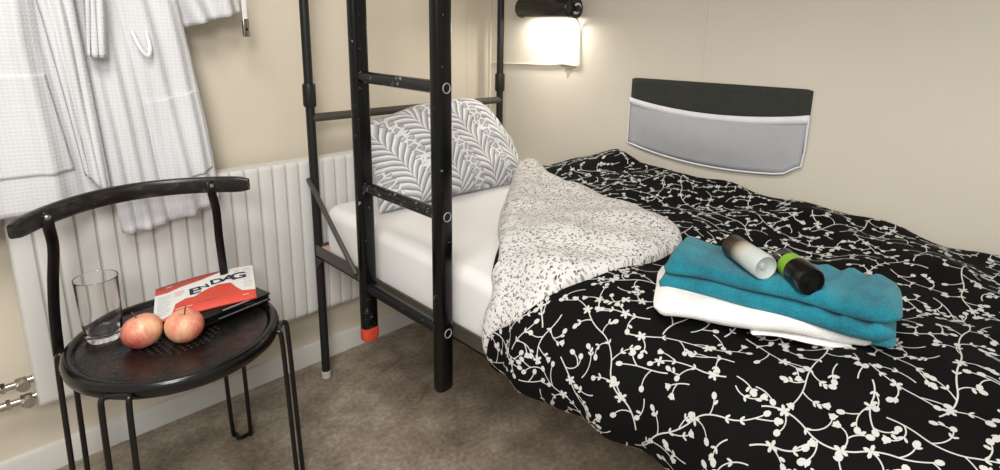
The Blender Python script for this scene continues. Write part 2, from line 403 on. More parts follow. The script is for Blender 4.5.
# mattress
mx0, mx1, my0, my1, mz0, mz1 = -.852, -.03, -2.12, -.135, .477, .622
V = []; rc = .055; ring = []
for (cx0, cy0, a0) in ((mx1-rc, my1-rc, 0), (mx0+rc, my1-rc, PI/2), (mx0+rc, my0+rc, PI), (mx1-rc, my0+rc, 1.5*PI)):
    for k in range(9): ring.append((cx0, cy0, a0+PI/2*k/8))
lev = [(mz0, .004), (mz0+.003, 0), (mz0+.05, -.002), (mz1-.035, 0)]+[(mz1-.035+.035*math.sin(a), .035*(1-math.cos(a))) for a in np.linspace(.2, PI/2, 7)]
for z, ins in lev:
    for (cx0, cy0, a) in ring: V.append((cx0+(rc-ins)*math.cos(a), cy0+(rc-ins)*math.sin(a), z))
nr = len(ring); F = [f[::-1] for f in grid_faces(len(lev), nr, cv=True)]+[tuple(range(nr-1, -1, -1)), tuple((len(lev)-1)*nr+k for k in range(nr))]
mat = mesh('mattress', V, F, M['sheet'], auto=50, recalc=True)
tag(mat, 'mattress in a smooth white fitted sheet on the lower bunk', 'mattress')

# ------------------------------------------------------------------ duvet surface
PROF = [(-.022, .60), (-.020, .67), (-.030, .712), (-.065, .728), (-.14, .726), (-.30, .712), (-.50, .700), (-.66, .694), (-.78, .683), (-.86, .657), (-.910, .608), (-.932, .550), (-.930, .500), (-.905, .466), (-.864, .458)]
pp = np.array(cr(PROF, 16)); seg = np.hypot(*np.diff(pp, axis=0).T); QL = np.concatenate([[0], np.cumsum(seg)]); QMAX = QL[-1]
def q_of_x(x):
    k = int(np.argmin(np.abs(pp[:, 0]-x) + 10*(np.arange(len(pp)) > 176) + 10*(np.arange(len(pp)) < 24))); return QL[k]
def q_of_z(z):
    m = np.arange(len(pp)); k = int(np.argmin(np.abs(pp[:, 1]-z)+10*(m < 130))); return QL[k]
def ystart(x):
    if x > -.14: return -.325-.01*math.sin((x+.14)*30)
    if x < -.90: return -.955
    return -.325-(.63/.76)*(-.14-x)
WB = [(.1, .06), (.30, -.075), (.38, -.05), (.45, -.02), (.55, .01), (.62, .035), (.68, .052), (.72, .045), (.78, .028), (.88, .024), (1.28, .012), (1.72, -.022), (2.2, -.03)]
def S0(Y, q):
    x = float(np.interp(q, QL, pp[:, 0])); z = float(np.interp(q, QL, pp[:, 1])); p = -Y
    top = sm(.63, .69, z) ; wallw = 1-sm(.03, .38, -x)
    if z > .6: z += lerp_tab(WB, p)*wallw*sm(.60, .70, z)
    # soft folds
    w = .006*math.sin(9*p+5*x+1)+.005*math.sin(17*p-13*x+2)+.0035*math.sin(31*p+23*x)+.0025*math.sin(-27*p+41*x+.5)
    w += .010*math.exp(-((x+.05+.4*(p-1.1))/.05)**2)*sm(.9, 1.2, p)*sm(2., 1.6, p)
    w -= .008*math.exp(-((p-1.45+.35*(x+.75))/.03)**2)*sm(-.45, -.7, x)
    z += w*top
    side = sm(.69, .60, z) if x < -.5 else 0
    x += side*(.010*math.sin(14*p+1.2)+.006*math.sin(33*p)+.004*math.sin(61*p+1))
    if x < -.5: z += side*(.008*math.sin(11*p+.4)+.004*math.sin(37*p))*sm(.6, .45, z)
    # rolled edge at the fold line
    d = ystart(x)-Y; t = min(1, max(0, d/.055)); drop = (1-math.sqrt(max(0, 1-(1-t)**2)))
    if x > -.80: z -= (z-.622)*drop if z > .622 else 0
    else:
        z -= max(0, z-.622)*drop; x += .05*drop*sm(-.80, -.90, x)
    # the gathered bulge beside the folded corner
    return np.array((x, Y, z))
def S(Y, q, off=0.):
    a = S0(Y, q)
    if off:
        e = .004; du = S0(Y-e, q)-S0(Y+e, q); dv = S0(Y, min(QMAX, q+e))-S0(Y, max(0, q-e))
        n_ = np.cross(dv, du); L_ = np.linalg.norm(n_)
        if L_ > 1e-9: n_ = n_/L_
        a = a+n_*off
    return a
# sign of the normal: make it point up on the top
_n = S(-1.3, QMAX*.5, .1)[2]-S(-1.3, QMAX*.5)[2]; SGN = 1 if _n > 0 else -1

YE = -2.14; NU, NV = 170, 120
V = []
for i in range(NU+1):
    for j in range(NV+1):
        q = QMAX*j/NV; x = float(np.interp(q, QL, pp[:, 0])); y0 = ystart(x); Y = y0+(YE-y0)*(i/NU)**1.05
        V.append(S(Y, q))
F = grid_faces(NU+1, NV+1)
if SGN > 0: F = [f for f in F]
midx = [0]*len(F)
# vine print: grown in cloth coordinates (p along the bed, q across it)
rnd = random.Random(11); CELL = .02; occ = {}
PMAX, PMIN = 2.05, .32
def near(p, q, r, skip):
    ci, cj = int(p/CELL), int(q/CELL)
    for a in (ci-1, ci, ci+1):
        for b_ in (cj-1, cj, cj+1):
            for (x, y, s) in occ.get((a, b_), ()):
                if s not in skip and (x-p)**2+(y-q)**2 < r*r: return True
    return False
def put(p, q, s): occ.setdefault((int(p/CELL), int(q/CELL)), []).append((p, q, s))
shapes = []; sid = [0]; jobs = []
def ell(p, q, a, b_, th, n=8):
    shapes.append([(p+math.cos(th)*a*math.cos(k*2*PI/n)-math.sin(th)*b_*math.sin(k*2*PI/n), q+math.sin(th)*a*math.cos(k*2*PI/n)+math.cos(th)*b_*math.sin(k*2*PI/n)) for k in range(n)])
def leaf(p, q, th, l=.011, w=.0026):
    ell(p+math.cos(th)*l*.55, q+math.sin(th)*l*.55, l*.5, w, th, 6)
def flower(p, q, th):
    k = rnd.choice((4, 5, 5))
    for i in range(k): leaf(p, q, th+.5+i*2*PI/k, .0095, .0027)
def stroke(pts, w0, w1):
    n = len(pts)
    for i in range(n-1):
        (a, b_), (c, d) = pts[i], pts[i+1]; dx, dy = c-a, d-b_; L_ = math.hypot(dx, dy) or 1; nx, ny = -dy/L_, dx/L_
        wa = w0+(w1-w0)*i/n; wb = w0+(w1-w0)*(i+1)/n; ex, ey = dx/L_*.0005, dy/L_*.0005
        shapes.append([(a+nx*wa-ex, b_+ny*wa-ey), (a-nx*wa-ex, b_-ny*wa-ey), (c-nx*wb+ex, d-ny*wb+ey), (c+nx*wb+ex, d+ny*wb+ey)])
def inside(p, q): return PMIN < p < PMAX and .02 < q < QMAX-.005
def grow(p, q, th, maxlen, lvl, parent, kap0=None):
    sid[0] += 1; me = sid[0]; st = .005; pts = [(p, q)]; n = int(maxlen/st)
    kap = kap0 if kap0 is not None else rnd.choice((-1, 1))*(rnd.uniform(6, 16) if lvl == 0 else rnd.uniform(20, 42))
    nxt = rnd.randint(3, 6); flip = rnd.randint(8, 14); side = rnd.choice((-1, 1)); kids = []
    skip = {me, parent}
    for i in range(n):
        th += kap*st; a, b_ = p+math.cos(th)*st, q+math.sin(th)*st
        sk = skip if i < 6 else {me}
        if not inside(a, b_) or near(a, b_, (.0115 if lvl == 0 else .0085) if i > 3 else .005, sk): break
        p, q = a, b_; pts.append((p, q))
        flip -= 1; nxt -= 1
        if lvl == 0 and flip <= 0: kap = -math.copysign(rnd.uniform(6, 16), kap); flip = rnd.randint(8, 16)
        if lvl > 0: kap *= 1.05
        if nxt <= 0 and i > 2:
            nxt = rnd.randint(4, 7) if lvl == 0 else rnd.randint(3, 5); side = -side; r = rnd.random()
            if (lvl == 0 and r < .80) or (lvl == 1 and r < .30): kids.append((p, q, th+side*rnd.uniform(.5, .8), side, i))
            if r > .40: kids.append((p, q, th, 0, 'f' if (lvl == 0 and rnd.random() < .45) else 'l'))
    if len(pts) < (12 if lvl == 0 else 5 if parent > 0 else 7): return False
    for a in pts[1:]: put(a[0], a[1], me)
    w = .0012 if lvl == 0 else .001
    stroke(pts, w, w*.75)
    for k in kids:
        if k[4] == 'f': flower(k[0], k[1], k[2])
        elif k[4] == 'l':
            leaf(k[0], k[1], k[2]+.7, .0088, .0019); leaf(k[0], k[1], k[2]-.7, .0088, .0019)
        else: jobs.append((k[0], k[1], k[2], rnd.uniform(.028, .050) if lvl == 0 else rnd.uniform(.015, .026), lvl+1, me, k[3]*rnd.uniform(12, 46)*rnd.choice((1, 1, 1, -.6))))
    a, b_ = pts[-1]; ell(a+math.cos(th)*.003, b_+math.sin(th)*.003, .0058, .0045, th, 8)
    if lvl and rnd.random() < .5: leaf(pts[-3][0], pts[-3][1], th+rnd.choice((-.8, .8)), .010, .0026)
    return True
tries = 0
while tries < 7000:
    tries += 1
    p, q = rnd.uniform(PMIN, PMAX), rnd.uniform(.02, QMAX)
    if near(p, q, .0175, set()): continue
    big = tries < 1800
    grow(p, q, rnd.uniform(0, 2*PI), rnd.uniform(.16, .34) if big else rnd.uniform(.035, .07), 0 if big else 1, -1, None if big else rnd.choice((-1, 1))*rnd.uniform(14, 30))
    while jobs:
        j = jobs.pop(0)
        grow(*j)
for s_ in shapes:
    if not all(0 < b_ < QMAX for a, b_ in s_): continue
    cx_, cy_ = s_[0]; xx = float(np.interp(cy_, QL, pp[:, 0]))
    if -cx_ > ystart(xx)-.02: continue
    o_ = len(V); V += [S(-a, b_, .0011*SGN) for a, b_ in s_]
    area = sum(s_[i][0]*s_[(i+1) % len(s_)][1]-s_[(i+1) % len(s_)][0]*s_[i][1] for i in range(len(s_)))
    idx = tuple(range(o_, o_+len(s_))); F.append(idx if area < 0 else idx[::-1]); midx.append(1)
print('vine shapes', len(shapes), 'verts', len(V))
duv = mesh('duvet', V, F, None, None, True, mats=[M['black_cotton'], M['vine']], midx=midx)
tag(duv, 'black duvet with white vine print spread over the lower bunk', 'duvet')

# the folded-back corner shows the duvet's pale reverse
OUT = [(-.10, -.30), (-.20, -.44), (-.31, -.68), (-.36, -.86), (-.39, -1.01), (-.43, -1.12), (-.49, -1.185), (-.58, -1.195), (-.70, -1.175), (-.80, -1.135), ('z', .61, -1.065), ('z', .56, -1.005), ('z', .51, -.985), ('z', .51, -.965), ('z', .58, -.945), (-.845, -.93), (-.74, -.84), (-.62, -.72), (-.45, -.575), (-.27, -.42)]
dom = []
for e in OUT:
    dom.append((e[2], q_of_z(e[1])) if e[0] == 'z' else (e[1], q_of_x(e[0])))
QS = q_of_x(-.79); bd = cr([np.array(d_) for d_ in dom], 10, closed=True); NB = len(bd)
cen = np.array((-.93, q_of_x(-.62))); NR = 34
V = [S(cen[0], cen[1], .034*SGN)]; UV = [(cen[0], cen[1])]
for r in range(1, NR+1):
    t_ = r/NR; tt = 1-(1-t_)**1.35
    for d_ in bd:
        P = cen+(d_-cen)*tt; h = .031*math.sqrt(max(0, 1-tt**8))
        tipw = math.exp(-((P[0]+1.10)**2/.02+(P[1]-q_of_x(-.5))**2/.03)); h *= (1+.15*tipw)*(1-.65*sm(QS, QS+.10, P[1]))
        h += .004*math.sin(P[0]*22+P[1]*14)*(1-tt**4)+.003*math.sin(P[1]*40-P[0]*9)*(1-tt**4)
        V.append(S(P[0], P[1], (h-.004*(r == NR))*SGN)); UV.append((P[0], P[1]))
F = [(0, 1+(k+1) % NB, 1+k) for k in range(NB)]
for r in range(NR-1):
    for k in range(NB):
        a = 1+r*NB+k; b_ = 1+r*NB+(k+1) % NB; F.append((a, b_, b_+NB, a+NB))
fc = mesh('folded_corner', V, F, M['ditsy'], duv, uv=UV)
fc['label'] = 'folded-back corner showing the pale grey leaf print reverse'

# ------------------------------------------------------------------ pillow
pil = thing('pillow', 'grey and white feather print pillow leaning on the head rail', 'pillow', (-.44, -.27, .62))
nu, nv = 56, 40; V = []; UV = []; F = []
def pil_pt(u, v, s):
    hx, hz, th = .325, .168, .080
    x = u*hx*(1-.05*(1-v*v)*1) ; z = v*hz*(1-.07*(1-u*u))
    e = max(0, (1-abs(u)**3.2))*max(0, (1-abs(v)**3.2)); y = s*th*(e**.55)
    z -= .16*sm(.40, 1.05, u)*(v+1)/2; x -= .03*sm(.5, 1, u)*(v+1)/2
    z -= .05*sm(-.15, -1.05, u)*(v+1)/2
    z += .02*sm(.9, .0, abs(u-.25))*(v+1)/2
    y += .006*math.sin(u*7+v*3)*e+.004*math.sin(v*11-u*5)*e
    return x, y, z
for s in (-1, 1):
    o_ = len(V)
    for i in range(nu+1):
        for j in range(nv+1):
            u = math.sin(PI/2*(2*i/nu-1)); v = math.sin(PI/2*(2*j/nv-1)); V.append(pil_pt(u, v, s)); UV.append((u*.325+.5, v*.185))
    ff = grid_faces(nu+1, nv+1, off=o_); F += ff if s < 0 else [f[::-1] for f in ff]
R = Matrix.Translation((0, 0, .150)) @ Matrix.Rotation(math.radians(-27), 4, 'X') @ Matrix.Rotation(math.radians(1.5), 4, 'Y')
V = [tuple(R @ Vector(v)) for v in V]
mesh('pillow_body', V, F, M['feather'], pil, uv=UV)
hem = [pil_pt(math.copysign(min(1, abs(1.35*math.cos(a))), math.cos(a)), math.copysign(min(1, abs(1.35*math.sin(a))), math.sin(a)), 0) for a in np.linspace(0, 2*PI, 120, endpoint=False)]
B().tube([tuple(R @ Vector(h)) for h in hem], .0028, 8, closed=True).build('seam', M['feather'], pil)

# ------------------------------------------------------------------ towels
def towel(name, label, mats, a, loc, Lx, D, layers, taper=0, seed=1, group=None, ridges=False):
    """layers: list of (z0, z1, dx0, dx1, front, mat) slabs with rounded folded edges; local x along the long side, y to the back"""
    root = thing(name, label, 'towel', loc, a, group); rn = random.Random(seed)
    for li, (z0, z1, dx0, dx1, fr_, mt_) in enumerate(layers):
        nx, ns = 44, 40; V = []; F = []
        h = (z1-z0)/2; zc = (z0+z1)/2; ph = rn.uniform(0, 6)
        for i in range(nx+1):
            t = i/nx; x = dx0+(Lx+dx1-dx0)*t; endr = min(t, 1-t)*Lx/(h*1.1); k = math.sqrt(max(.0, 1-(1-min(1, endr))**2)) if endr < 1 else 1
            k = max(k, .12)
            d0 = fr_+.003*math.sin(t*9+ph); d1 = D-taper*t+.003*math.sin(t*7+ph)
            for j in range(ns):
                an = 2*PI*j/ns; c, s_ = math.cos(an), math.sin(an); c = math.copysign(abs(c)**.35, c); s_ = math.copysign(abs(s_)**.75, s_)
                y = (d0+d1)/2+c*((d1-d0)/2-h*(1-k)*.8); z = zc+s_*h*k
                z += (.0025*math.sin(x*38+y*22+ph)+.002*math.sin(y*60-x*21+ph))*(1 if li else .5)
                if ridges and s_ > 0: z += .0045*math.sin(x*150-y*45)*sm(.60, .74, t)*sm(1.0, .94, t)
                if ridges: z += .003*sm(.16, .02, t)*max(0, s_)
                V.append((x+.003*math.sin(z*200+ph), y, z))
        F = [f[::-1] for f in grid_faces(nx+1, ns, cv=True)]; F += [tuple(range(ns)), tuple(nx*ns+j for j in range(ns-1, -1, -1))]
        mesh('towel_fold', V, F, M[mt_], root, auto=60)
    return root
ang = lambda ax, ay: math.atan2(ay, ax)
TW = .687
towel('folded_towel', 'folded white terry towel at the bottom of the towel stack on the duvet', None, ang(.47, -.88), (-.838, -1.325, TW), .345, .20,
      [(.0, .008, .16, -.03, -.004, 'white_terry'), (.003, .037, 0, 0, 0, 'white_terry')], seed=2)
towel('folded_towel', 'folded teal terry towel on top of the white towel, under the toiletries', None, ang(.22, -.975), (-.778, -1.293, TW), .375, .155,
      [(.010, .024, .22, 0, .035, 'teal_light'), (.028, .062, 0, -.004, 0, 'teal'), (.059, .090, .006, .0, .004, 'teal')], seed=5, ridges=True)

# toiletries lying on the towels: local z = along the bottle, cap end at the top of local z
def lying(name, label, cat, p_back, p_front, r, group=None):
    pb, pf = Vector(p_back), Vector(p_front); d = (pf-pb); o = thing(name, label, cat, pb, 0, group)
    o.rotation_euler = d.to_track_quat('Z', 'Y').to_euler(); return o, d.length
zc_ = TW+.089
c1, ln = lying('spray_can', 'bronze and white spray bottle with a clear cap lying on the teal towel', 'bottle', (-.668, -1.376, zc_+.022), (-.724, -1.464, zc_+.019), .022)
B().lathe([(.006, 0), (.018, .001), (.0212, .004), (.0215, .010), (.0215, ln*.62)], 40).build('can_body', M['can'], c1)
B().lathe([(.0205, ln*.60), (.0222, ln*.62), (.0222, ln-.004), (.0205, ln-.001), (.0195, ln-.001), (.0185, ln-.006), (.008, ln-.010), (.005, ln-.006), (0.0, ln-.0055)], 40).build('cap', M['frost'], c1)
c2, ln = lying('toiletry_bottle', 'black bottle with a lime green label lying beside the spray bottle', 'bottle', (-.664, -1.466, zc_+.021), (-.722, -1.536, zc_+.017), .022)
B().lathe([(.006, 0), (.019, .001), (.0215, .005), (.0215, ln*.55)], 40).build('bottle_body', M['bottle_black'], c2)
B().lathe([(.0218, ln*.28), (.0218, ln*.50)], 40, cap=False).build('label_band', M['lime'], c2)
B().lathe([(.0215, ln*.54), (.0242, ln*.56), (.0242, ln-.004), (.0225, ln), (.019, ln), (.0175, ln-.004), (0., ln-.005)], 40).build('cap', M['bottle_black'], c2)

# ------------------------------------------------------------------ wall pocket
wp = thing('wall_pocket', 'grey fabric bedside pocket with dark felt top hanging on the right wall', 'wall organizer', (0, -.98, .81))
N = 40; V = []; F = []
ytl, ytr = .282, -.292
def panel(zf_top, zf_bot, bulge, x0, name, mat, par=wp, thick=.003, nz=10):
    V = []; F = []
    for i in range(N+1):
        t = i/N; y = ytl+(ytr-ytl)*t
        for j in range(nz+1):
            s_ = j/nz; z = zf_top(t)*(1-s_)+zf_bot(t)*s_
            bx = bulge*math.sin(PI*t)**.6*math.sin(PI*min(1, s_*.9+.12))
            V.append((x0-bx, y+(.008*s_*sm(.9, 1, t) if name == 'pocket' else 0), z))
    F = grid_faces(N+1, nz+1)
    o = mesh(name, V, F, mat, par); m_ = o.modifiers.new('t', 'SOLIDIFY'); m_.thickness = thick; m_.offset = 0; return o
ztop = lambda t: .216+.010*t-.004*sm(.03, 0, t)-.004*sm(.97, 1, t)
zbot = lambda t: -.002-.028*math.sin(PI*min(1, t*1.02))**.8-.006*t+.022*sm(.90, 1., t)
zmid = lambda t: .150+.006*t-.026*math.sin(PI*t)**.8
panel(ztop, lambda t: .05+0*t, .001, -.004, 'back_panel', M['felt'])
pk = panel(zmid, zbot, .018, -.009, 'pocket', M['greycloth'])
zz = lambda t: zmid(t)-.021
pp_ = []
def strip(f0, f1, name, off):
    V = []
    for i in range(N+1):
        t = i/N; y = ytl+(ytr-ytl)*t
        for f_ in (f0, f1):
            V.append((-.013-.018*math.sin(PI*t)**.6*.38-off, y, f_(t)))
    o = mesh(name, V, grid_faces(N+1, 2), M['trim_white'], pk); m_ = o.modifiers.new('t', 'SOLIDIFY'); m_.thickness = .002; m_.offset = 0
strip(lambda t: zmid(t)+.002, zz, 'hem_band', 0)
edge = [(-.011, ytl, zmid(0)), (-.011, ytl, .05), (-.011, ytl, zbot(0))]+[(-.011-.018*math.sin(PI*t)**.6*.35, ytl+(ytr-ytl)*t, zbot(t)) for t in np.linspace(.03, .97, 20)]+[(-.011, ytr+.004, zbot(1)), (-.011, ytr, .06), (-.011, ytr, zmid(1))]
B().tube(edge, .0028, 8).build('piping', M['trim_white'], pk)

# ------------------------------------------------------------------ lamp on the right wall
lamp = thing('wall_lamp', 'black cylindrical reading lamp lit above the pillow on the right wall', 'lamp', (0, -.362, 1.250))
RR = .036; cxl = -.062
# housing: tube with an opening along its underside (axis along y)
V = []; na, ny = 30, 12; a0, a1 = math.radians(-52), math.radians(232)
ys = [.142, .150, .154, .152][::-1]
for (yy, rr) in ((.128, RR*.55), (.133, RR*.9), (.128, RR), (-.105, RR), (-.112, RR*.93)):
    for k in range(na+1):
        a = a0+(a1-a0)*k/na; V.append((cxl+rr*math.cos(a), yy, rr*math.sin(a)))
hs = mesh('housing', V, grid_faces(5, na+1), M['lamp_black'], lamp, auto=50); m_ = hs.modifiers.new('t', 'SOLIDIFY'); m_.thickness = .0025; m_.offset = -1
B().tube([(cxl, .136, 0), (cxl, .132, 0)], RR*.96, 30).build('end_cap', M['lamp_black'], lamp)
B().tube([(cxl, -.112, 0), (cxl, -.106, 0), (cxl, -.128, 0), (cxl, -.131, 0)], RR, 30, rs=[.9, 1, 1, .9]).build('end_cap', M['lamp_black'], lamp)
B().tube([(cxl, .11, -.004), (cxl, -.09, -.004)], .013, 20).build('light_tube', M['lit'], lamp)
B().tube([(cxl-.002, -.131, -.002), (cxl-.002, -.142, -.002)], .012, 20).build('switch_knob', M['lamp_black'], lamp)
ring = [(cxl-.006+.017*math.cos(a), -.136-.004*math.sin(a), -.002+.015*math.sin(a)) for a in np.linspace(-2.2, 2.4, 24)]
B().tube(ring, .0042, 8).build('pull_ring', M['pull'], lamp)
B().box((cxl+.02, -.02, -.018), (0, .07, .018), bev=.004).build('wall_mount', M['lamp_black'], lamp)
cb = [(-.046, -.112, -.03), (-.02, -.105, -.045), (-.006, -.103, -.07), (-.005, -.105, -.15), (-.005, -.108, -.185), (-.005, -.103, -.197), (-.005, -.08, -.200), (-.005, -.03, -.197), (-.005, .03, -.203), (-.005, .10, -.206), (-.005, .17, -.208), (-.005, .27, -.213), (-.005, .345, -.213)]
B().tube([tuple(p) for p in cr(cb, 6)], .0034, 8).build('cable', M['cable'], lamp)
# ragged grey patch that paints a shadow on the wall under the cable
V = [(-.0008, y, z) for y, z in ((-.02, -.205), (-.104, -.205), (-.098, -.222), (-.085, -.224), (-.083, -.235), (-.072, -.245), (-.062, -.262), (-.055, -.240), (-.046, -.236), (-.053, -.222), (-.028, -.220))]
struct(mesh('shadow_patch', [(v[0], v[1]-.35, v[2]+1.262) for v in V], [tuple(range(len(V)))], M['wall_shadow'], None, False))

# ------------------------------------------------------------------ chair
CC = (-1.342, -.383); CY = math.radians(7)
ch = thing('chair', 'black round-seated chair with steel rod legs in front of the radiator', 'chair', (CC[0], CC[1], 0), CY)
rx, ry, zt = .216, .218, .475
def ering(f, z, n=72): return [(rx*f*math.cos(2*PI*k/n), ry*f*math.sin(2*PI*k/n), z) for k in range(n)]
prof = [(.0, zt-.030), (.90, zt-.030), (.965, zt-.034), (1.0, zt-.027), (1.012, zt-.014), (1.0, zt-.003), (.975, zt+.002), (.93, zt+.002), (.905, zt-.001), (.893, zt-.006), (.885, zt-.0065)]
V = []; n = 72
for f_, z in prof[1:]: V += ering(f_, z)
F = [f[::-1] for f in grid_faces(len(prof)-1, n, cv=True)]+[tuple(range(n-1, -1, -1))]
seat = mesh('seat', V, [f for f in F], M['rim'], ch, auto=50)
V = []
for f_, z in ((.888, zt-.0064), (.86, zt-.0055), (.83, zt-.0060), (.5, zt-.0072), (.2, zt-.0078)): V += ering(f_, z)
F = [f[::-1] for f in grid_faces(5, n, cv=True)]
F = [f[::-1] for f in F] if False else F; F.append(tuple(4*n+k for k in range(n)))
mesh('seat_panel', V, F, M['seat'], seat)
def barc(x): return .183-2.45*x*x
bx = np.linspace(-.235, .235, 41)
BZ = .775
B().tube([(x-.012, barc(x), BZ) for x in bx], 0, 20, flat=(.0205, .0095, .6), rs=[.72 if i in (0, 40) else (.94 if i in (1, 39) else 1) for i in range(41)], up=(0, 0, 1)).build('back_rest', M['backwood'], ch)
for sx in (-1, 1):
    xb = sx*.166-.012; yb = barc(sx*.166)
    pts = cr([(sx*.188, .150, zt-.03), (sx*.184, .148, .54), (sx*.178, .140, .62), (sx*.171, .125, .70), (xb, yb-.015, BZ-.02), (xb, yb-.014, BZ+.012)], 8)
    up_ = B().tube([tuple(p) for p in pts], 0, 14, flat=(.0108, .0035, .7), up=(1, 0, 0), rs=[1]*(len(pts)-2)+[.95, .6]).build('upright', M['rod'], ch)
    B().tube([(xb, yb-.018, BZ+.001), (xb, yb-.0215, BZ+.001), (xb, yb-.023, BZ+.001)], .0065, 16, rs=[1, .9, .4]).build('bolt', M['chrome'], up_)
def leg(px_, py_, spl):
    a = math.atan2(py_, px_); aa = math.atan2(math.copysign(1, py_), math.copysign(1, px_)); rd = Vector((math.cos(a), math.sin(a), 0)); tg = Vector((-math.sin(aa), math.cos(aa), 0))
    e = 1/math.sqrt((math.cos(a)/rx)**2+(math.sin(a)/ry)**2)
    w = .025
    def P(r_, t_, z): return rd*(e+r_)+tg*t_+Vector((0, 0, z))
    up1 = [P(.004, w*.85, zt-.018), P(.011, w, zt-.022), P(.014, w, zt-.053), P(.014+spl*.25, w, .33), P(.014+spl*.7, w, .12), P(.014+spl, w*.95, .012)]
    bot = [P(.018+spl, w*.75, .006), P(.004+spl, w*.35, .0065), P(-.002+spl, 0, .007), P(.004+spl, -w*.35, .0065), P(.018+spl, -w*.75, .006)]
    dn = [P(.014+spl, -w*.95, .012), P(.014+spl*.7, -w, .12), P(.014+spl*.25, -w, .33), P(.014, -w, zt-.053), P(.011, -w, zt-.022), P(.004, -w*.85, zt-.018)]
    top = [P(.003, -w*.4, zt-.017), P(.003, w*.4, zt-.017)]
    pts = cr([tuple(p) for p in up1+bot+dn+top], 5, closed=True)
    B().tube([tuple(p) for p in pts], .0058, 10, closed=True).build('leg', M['rod'], ch)
for p in ((-.165, -.135, .012), (.172, -.128, .012), (.165, .13, .012), (-.165, .13, .012)): leg(*p)

# apples
def apple(p, label, tilt, rz, r=.035):
    o = thing('apple', label, 'apple', (p[0], p[1], zt-.008), rz, 'apples on the chair seat'); o.rotation_euler = (tilt[0], tilt[1], rz)
    prof = []
    for k in range(33):
        a = -PI/2+PI*k/32; rr = r*math.cos(a)*(1+.05*math.sin(a)); z = r*.93*math.sin(a)+r
        z -= r*.22*math.exp(-(rr/(r*.26))**2)*(1 if a > 0 else -.8)
        prof.append((max(rr, 0.00001), z-.003))
    V = []; n = 40
    for rr, z in prof:
        for j in range(n):
            th = 2*PI*j/n; k_ = 1+.018*math.cos(5*th)*(z/(2*r)-.3)+.02*math.cos(th); V.append((rr*k_*math.cos(th), rr*k_*math.sin(th), z))
    F = [f[::-1] for f in grid_faces(len(prof), n, cv=True)]
    mesh('apple_body', V, F, M['apple'], o)
    B().tube([tuple(q) for q in cr([(0, 0, r*1.62), (.001, 0, r*1.85), (.004, .001, r*2.12)], 5)], .0013, 8, rs=None).build('stem', M['stem'], o)
apple((-1.402, -.397), 'pale red apple nearer the drinking glass on the chair', (.15, .32), 2.6, .041)
apple((-1.340, -.424), 'redder apple in front of the red magazine on the chair', (.10, .05), .3, .040)

# drinking glass
gl = B().lathe([(0.0005, .0), (.031, 0), (.0355, .003), (.0370, .012), (.0392, .055), (.0420, .146), (.0423, .148), (.0418, .1486), (.0410, .147), (.0381, .055), (.0355, .022), (.031, .015), (.0005, .0135)], 48, cap=False).build('drinking_glass', M['glass'], auto=60, recalc=True)
gl.location = (-1.466, -.296, zt-.0045); tag(gl, 'empty clear drinking glass standing on the left of the chair seat', 'glass')

# black book and red magazine
bk = thing('book', 'glossy black book lying under the red magazine on the chair', 'book', (-1.225, -.315, zt+.002), math.radians(11))
B().box((-.102, -.082, 0), (.088, .095, .004), bev=.001).build('cover', M['book_black'], bk)
B().box((-.100, -.080, .004), (.084, .093, .017)).build('page_block', M['book_black'], bk, smooth=False)
B().box((-.102, -.082, .017), (.088, .095, .021), bev=.001).build('cover', M['book_black'], bk)
B().box((-.05, -.0832, .0065), (.08, -.0822, .0075)).build('silver_line', M['grey_line'], bk, smooth=False)
B().box((-.035, -.079, .0211), (.035, -.074, .0214)).build('silver_line', M['grey_line'], bk, smooth=False)
# magazine: local frame, x along its width, y up its cover
mg = thing('magazine', 'red and white magazine with navy EN DAG title on the black book', 'magazine', (-1.340, -.352, zt+.0235))
O = Vector((0, 0, 0)); TLc = Vector((.010, .180, .004)); TRc = Vector((.246, .160, .008)); BRc = Vector((.180, -.035, .004)); BLc = Vector((-.042, -.004, .0))
def mp_(u, v, h=0):
    P = BLc*(1-u)*(1-v)+BRc*u*(1-v)+TRc*u*v+TLc*(1-u)*v
    P = P+Vector((0, 0, .008*math.sin(PI*u)*(.4+.6*v)+h)); return P
def patch(poly_top, poly_bot, h, name, mat, par, n=30, thick=0):
    V = []
    for i in range(n+1):
        u = i/n
        a, b_ = lerp_tab(poly_top, u), lerp_tab(poly_bot, u)
        for k in range(5): V.append(mp_(u, a+(b_-a)*k/4, h))
    o = mesh(name, V, grid_faces(n+1, 5), mat, par, True)
    if thick: m_ = o.modifiers.new('t', 'SOLIDIFY'); m_.thickness = thick; m_.offset = 1 if thick else 0
    return o
pg = patch([(0, 1), (1, 1)], [(0, 0), (1, 0)], 0, 'cover', M['print_red'], mg)
m_ = pg.modifiers.new('t', 'SOLIDIFY'); m_.thickness = .005; m_.offset = -1 if (pg.data.polygons[0].normal.z > 0) else 1
wt = [(0, .76), (.12, .74), (.25, .80), (.45, .84), (.55, .90), (.62, .93), (.70, .98), (.78, 1), (1, 1)]
wb = [(0, .0), (.10, .03), (.17, .10), (.20, .34), (.30, .42), (.38, .40), (.50, .52), (.62, .58), (.75, .56), (.80, .40), (.86, .26), (1, .22)]
patch(wt, wb, .0008, 'torn_paper_band', M['print_white'], pg, 60)
